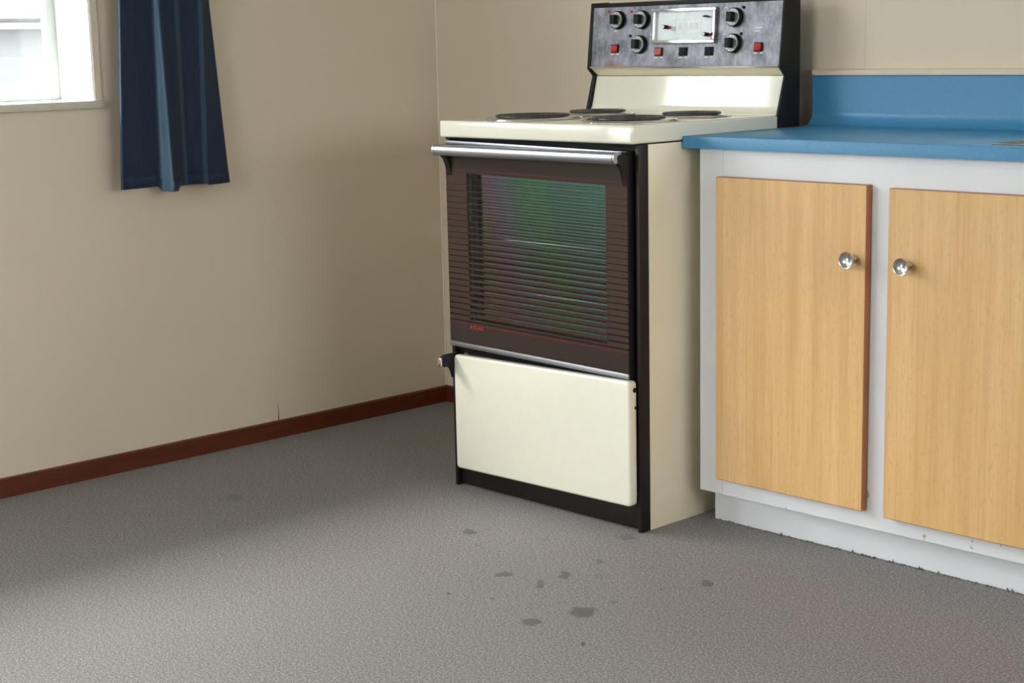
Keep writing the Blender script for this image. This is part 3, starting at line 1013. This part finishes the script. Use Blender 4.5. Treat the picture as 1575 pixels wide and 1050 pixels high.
# ------------------------------------------------------------------ worktop, cabinet, sink
CX0, CX1 = 1.3715, 3.45
SKX0, SKX1, SKY0, SKY1 = 2.14, 2.62, -0.425, -0.11
ZT, ZB = 0.8701, 0.8443
nose = [(-0.4946, ZB), (-0.4946, ZT - 0.0025), (-0.4938, ZT - 0.0008), (-0.4920, ZT)]
cove = arc(-0.052, ZT + 0.032, 0.032, 270, 360, 8)
back = [(-0.020, 0.9850), (-0.0185, 0.9873), (-0.0005, 0.9873), (-0.0005, ZB)]
wt = thing('worktop', (2.4, -0.25, ZB), 'blue laminate worktop with coved upstand against the wall', 'worktop')
g = G()
g.prism(nose + cove + back, CX0, SKX0)
g.prism(nose + cove + back, SKX1, CX1)
g.prism(nose + [(SKY0, ZT), (SKY0, ZB)], SKX0, SKX1)
g.prism([(SKY1, ZB), (SKY1, ZT)] + cove + back, SKX0, SKX1)
g.build('benchtop', 'blue', wt, 30)
g = G().prism([(-0.0005, 0.9876), (-0.0240, 0.9876), (-0.0240, 0.9975), (-0.0215, 1.0002), (-0.0005, 1.0010)], CX0, CX1, 0)
struct(g.build('trim_2', 'wall', smooth=0), 'narrow cream wooden bead along the top of the blue upstand', 'trim')

sk = thing('sink', (2.38, -0.28, ZT), 'stainless steel sink let into the blue worktop', 'sink')
g = G()
g.box((2.100, -0.4600, ZT + 0.0002), (SKX0 + 0.012, -0.085, ZT + 0.0030), 0.001)
g.box((SKX1 - 0.012, -0.4600, ZT + 0.0002), (2.66, -0.085, ZT + 0.0030), 0.001)
g.box((SKX0 + 0.012, -0.4600, ZT + 0.0002), (SKX1 - 0.012, SKY0 + 0.012, ZT + 0.0030), 0.001)
g.box((SKX0 + 0.012, SKY1 - 0.012, ZT + 0.0002), (SKX1 - 0.012, -0.085, ZT + 0.0030), 0.001)
g.build('rim', 'steel', sk)
g = G()
bx0, bx1, by0, by1, bz = SKX0 + 0.010, SKX1 - 0.010, SKY0 + 0.010, SKY1 - 0.010, 0.70
g.box((bx0, by0, bz), (bx0 + 0.002, by1, ZT + 0.001))
g.box((bx1 - 0.002, by0, bz), (bx1, by1, ZT + 0.001))
g.box((bx0, by0, bz), (bx1, by0 + 0.002, ZT + 0.001))
g.box((bx0, by1 - 0.002, bz), (bx1, by1, ZT + 0.001))
g.box((bx0, by0, bz - 0.002), (bx1, by1, bz))
bw = g.build('bowl', 'steel', sk, 0)
G().lathe((2.38, -0.2675, bz), (0, 0, 1), [(0.035, 0.0), (0.034, 0.003), (0.026, 0.001), (0, 0.0005)], 24).build('drain', 'chrome', bw)

cb = thing('base_cabinet', (2.4, -0.25, 0), 'white-painted base cabinet with pale wooden doors under the blue worktop', 'cabinet')
FX, FY, FB = 1.4046, -0.4751, 0.0752
G().box((FX, FY + 0.018, FB), (FX + 0.016, -0.003, ZB - 0.0005)).build('side_panel', 'cab_white', cb, 0)
G().box((3.40, FY + 0.018, FB), (3.416, -0.003, ZB - 0.0005)).build('side_panel', 'cab_white', cb, 0)
G().box((FX + 0.016, FY + 0.018, FB), (3.40, -0.003, FB + 0.016)).build('bottom_board', 'cab_white', cb, 0)
DOORS = [(1.4650, 1.8495, 'r'), (1.9010, 2.2850, 'l'), (2.3370, 2.7220, 'r'), (2.7740, 3.1590, 'l')]
RB, RT = 0.128, 0.772                                  # lower and upper edge of the openings behind the doors
for x0, x1 in ((FX, 1.4690), (1.8380, 1.9120), (2.2740, 2.3480), (2.7110, 2.7850), (3.1480, 3.416)):
    G().box((x0, FY, FB if x0 == FX else RB), (x1, FY + 0.018, ZB - 0.0005 if x0 == FX else RT), 0.0006 if x0 == FX else 0.0).build('face_stile', 'cab_white', cb, 0)
G().box((1.4696, FY, RT), (3.416, FY + 0.018, ZB - 0.0005), 0.0).build('top_rail', 'cab_white', cb, 0)
G().box((1.4694, FY, FB), (3.416, FY + 0.018, RB), 0.0).build('bottom_rail', 'cab_white', cb, 0)
G().box((1.4146, -0.4348, 0.0), (3.41, -0.418, FB - 0.0003), 0.0008).build('toe_kick', 'cab_white', cb, 0)
G().box((1.4146, -0.418, 0.0), (1.4300, -0.003, FB - 0.0003)).build('plinth_end', 'cab_white', cb, 0)


def knob(x, z, parent):
    G().lathe((x, -0.4952, z), (0, -1, 0), [(0, 0), (0.0085, 0), (0.0080, 0.003), (0.0052, 0.009), (0.0055, 0.015), (0.0100, 0.021), (0.0158, 0.0245), (0.0172, 0.0275), (0.0166, 0.0297), (0.0156, 0.0294), (0.0130, 0.0270), (0.0095, 0.0249), (0.0055, 0.0236), (0.0032, 0.0233), (0.0030, 0.0243), (0, 0.0245)], 40).build('knob', 'knob', parent, 50)


for x0, x1, side in DOORS:
    z0, z1 = (0.1143, 0.7852) if x0 < 1.6 else (0.1110, 0.7815)
    g = G().box((x0, -0.4951, z0), (x1, FY - 0.0004, z1), 0.0012, 1, fmat=lambda n: 0 if abs(n.y) > 0.9 else 1)
    d = g.build('cabinet_door', ['door_wood', 'door_edge'], cb, 0)
    knob((x1 - 0.0275) if side == 'r' else (x0 + 0.0480 - 0.0), 0.6355 if side == 'r' else 0.6330, d)
    hx = x0 if side == 'r' else x1
    for hz in (0.693, 0.214):
        G().lathe((hx - 0.002 if side == 'r' else hx + 0.002, -0.4800, hz - 0.022), (0, 0, 1), [(0, 0), (0.0022, 0), (0.0022, 0.044), (0, 0.044)], 10).build('hinge', 'hinge', d)

# ------------------------------------------------------------------ curtain beside the window
def pleats(y0, x0, steps):
    """pleat line from a start point and (dy, dx) runs, sampled finely and rounded at the folds"""
    p = [(y0, x0)]
    for dy, dx in steps:
        p.append((p[-1][0] + dy, p[-1][1] + dx))
    out = []
    for (ya, xa), (yb, xb) in zip(p, p[1:]):
        for k in range(12):
            t = k / 12
            out.append((ya + (yb - ya) * t, xa + (xb - xa) * t))
    out.append(p[-1])
    for _ in range(3):
        out = [out[0]] + [((a[0] + 2 * b[0] + c[0]) / 4, (a[1] + 2 * b[1] + c[1]) / 4) for a, b, c in zip(out, out[1:], out[2:])] + [out[-1]]
    return out


# runs: turned edge, broad shaded face, bright fold, return, second face, small fold, receding end
hemline = pleats(-1.118, 0.060, [(.000, .008), (.060, -.006), (.070, -.016), (.004, .040), (.030, -.016), (.042, -.026), (.024, .005), (.024, .007), (.001, .007), (.080, -.018)])
upper = pleats(-1.0915, 0.060, [(.000, .008), (.052, -.004), (.054, -.012), (.001, .011), (.030, -.006), (.048, -.016), (.030, .005), (.030, .006), (.001, .005), (.034, -.024)])
cy_b, cx_b = [p[0] for p in hemline], [p[1] for p in hemline]
cy_t, cx_t = [p[0] for p in upper], [p[1] for p in upper]
cz_b = []
for c in range(len(cy_b)):
    f = c / 12
    cz_b.append(0.736 if f < 2.9 else (0.722 if f < 5 else (0.733 if f < 8.9 else 0.7295)))
for _ in range(2):
    cz_b = [cz_b[0]] + [(a + 2 * b + c) / 4 for a, b, c in zip(cz_b, cz_b[1:], cz_b[2:])] + [cz_b[-1]]
ZTOP = 2.16
rows = 28
verts, faces = [], []
ncol = len(cy_b)
for r in range(rows + 1):
    s = r / rows
    for c in range(ncol):
        z = cz_b[c] + (ZTOP - cz_b[c]) * s
        k = (z - 0.73) / 0.47                      # 0 at the hem, 1 where the frame ends
        if k <= 1:
            y = cy_b[c] + (cy_t[c] - cy_b[c]) * k
        else:
            j = min(1, (k - 1) / 2.0) * 0.35
            y = cy_t[c] + ((-1.0 + (cy_t[c] + 1.0) * 0.75) - cy_t[c]) * j
        x = cx_b[c] + (cx_t[c] - cx_b[c]) * min(k, 1.0) + 0.0008 * math.sin(c * 0.31 + z * 7)
        verts.append((x, y, z))
for r in range(rows):
    for c in range(ncol - 1):
        a = r * ncol + c
        faces.append((a, a + 1, a + ncol + 1, a + ncol))
ct = thing('curtain', (0.07, -0.98, 0.72), 'dark blue pleated curtain with pale fold highlights painted into its colour, hanging beside the window', 'curtain')
me = bpy.data.meshes.new('cloth')
off = ORIG[ct.name]
me.from_pydata([Vector(v) - off for v in verts], [], faces)
me.materials.append(M['curtain'])
me.polygons.foreach_set('use_smooth', [True] * len(me.polygons))
fold_light = [0.0] * ncol  # strength of the painted fold highlight for each cloth column
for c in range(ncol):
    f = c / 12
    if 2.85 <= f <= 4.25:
        fold_light[c] = min(1.0, (f - 2.85) * 5) * (1.0 if f < 3.95 else max(0.0, (4.25 - f) / 0.3))
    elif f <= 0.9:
        fold_light[c] = 0.28
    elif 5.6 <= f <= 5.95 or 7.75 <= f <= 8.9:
        fold_light[c] = 0.22
fold_light = [fold_light[0]] + [(a + 2 * b + c) / 4 for a, b, c in zip(fold_light, fold_light[1:], fold_light[2:])] + [fold_light[-1]]
at = me.attributes.new('fold_light', 'FLOAT', 'POINT')
at.data.foreach_set('value', fold_light * (rows + 1))
cl = bpy.data.objects.new('cloth', me)
COL.objects.link(cl)
cl.parent = ct
so = cl.modifiers.new('thickness', 'SOLIDIFY')
so.thickness = 0.0016
so.offset = 0
# turned-up hem along the bottom edge
hv, hf = [], []
for c in range(ncol):
    for dz in (0.0, 0.028):
        hv.append(Vector((verts[c][0] + 0.0012, verts[c][1] + (cy_t[c] - cy_b[c]) * dz / 0.47, verts[c][2] + dz)) - off)
for c in range(ncol - 1):
    hf.append((2 * c, 2 * c + 2, 2 * c + 3, 2 * c + 1))
me = bpy.data.meshes.new('hem')
me.from_pydata(hv, [], hf)
me.materials.append(M['curtain'])
me.polygons.foreach_set('use_smooth', [True] * len(me.polygons))
at = me.attributes.new('fold_light', 'FLOAT', 'POINT')
at.data.foreach_set('value', [b for b in fold_light for _ in (0, 1)])
hm = bpy.data.objects.new('hem', me)
COL.objects.link(hm)
hm.parent = ct
so = hm.modifiers.new('thickness', 'SOLIDIFY')
so.thickness = 0.0012
so.offset = 0
tk = thing('curtain_track', (0.0, -1.95, 2.165), 'white curtain track fixed above the window', 'curtain track')
G().box((0.045, -3.2, 2.165), (0.075, -0.80, 2.185), 0.002).build('rail', 'track', tk)
for y in (-3.0, -2.0, -0.9):
    G().box((0.0005, y - 0.01, 2.160), (0.050, y + 0.01, 2.190), 0.002).build('wall_bracket', 'track', tk)

# ------------------------------------------------------------------ frayed carpet tufts along the toe kick and plinth
random.seed(3)
g = G()
for i in range(260):
    x = random.uniform(1.41, 2.35)
    h = random.uniform(0.002, 0.006)
    if random.random() < 0.06:
        h *= 2.0
    w = random.uniform(0.0015, 0.004)
    y = -0.4395 - random.uniform(0.0, 0.004)
    g.lathe((x, y, -0.001), (random.uniform(-.3, .3), random.uniform(-.2, .2), 1), [(w, 0), (w * 0.7, h * 0.7), (0, h)], 5)
tf = g.build('carpet_tufts', 'carpet', None, 0)
tf['kind'] = 'stuff'
tf['label'] = 'frayed grey carpet tufts along the foot of the cabinet'
tf['category'] = 'carpet'
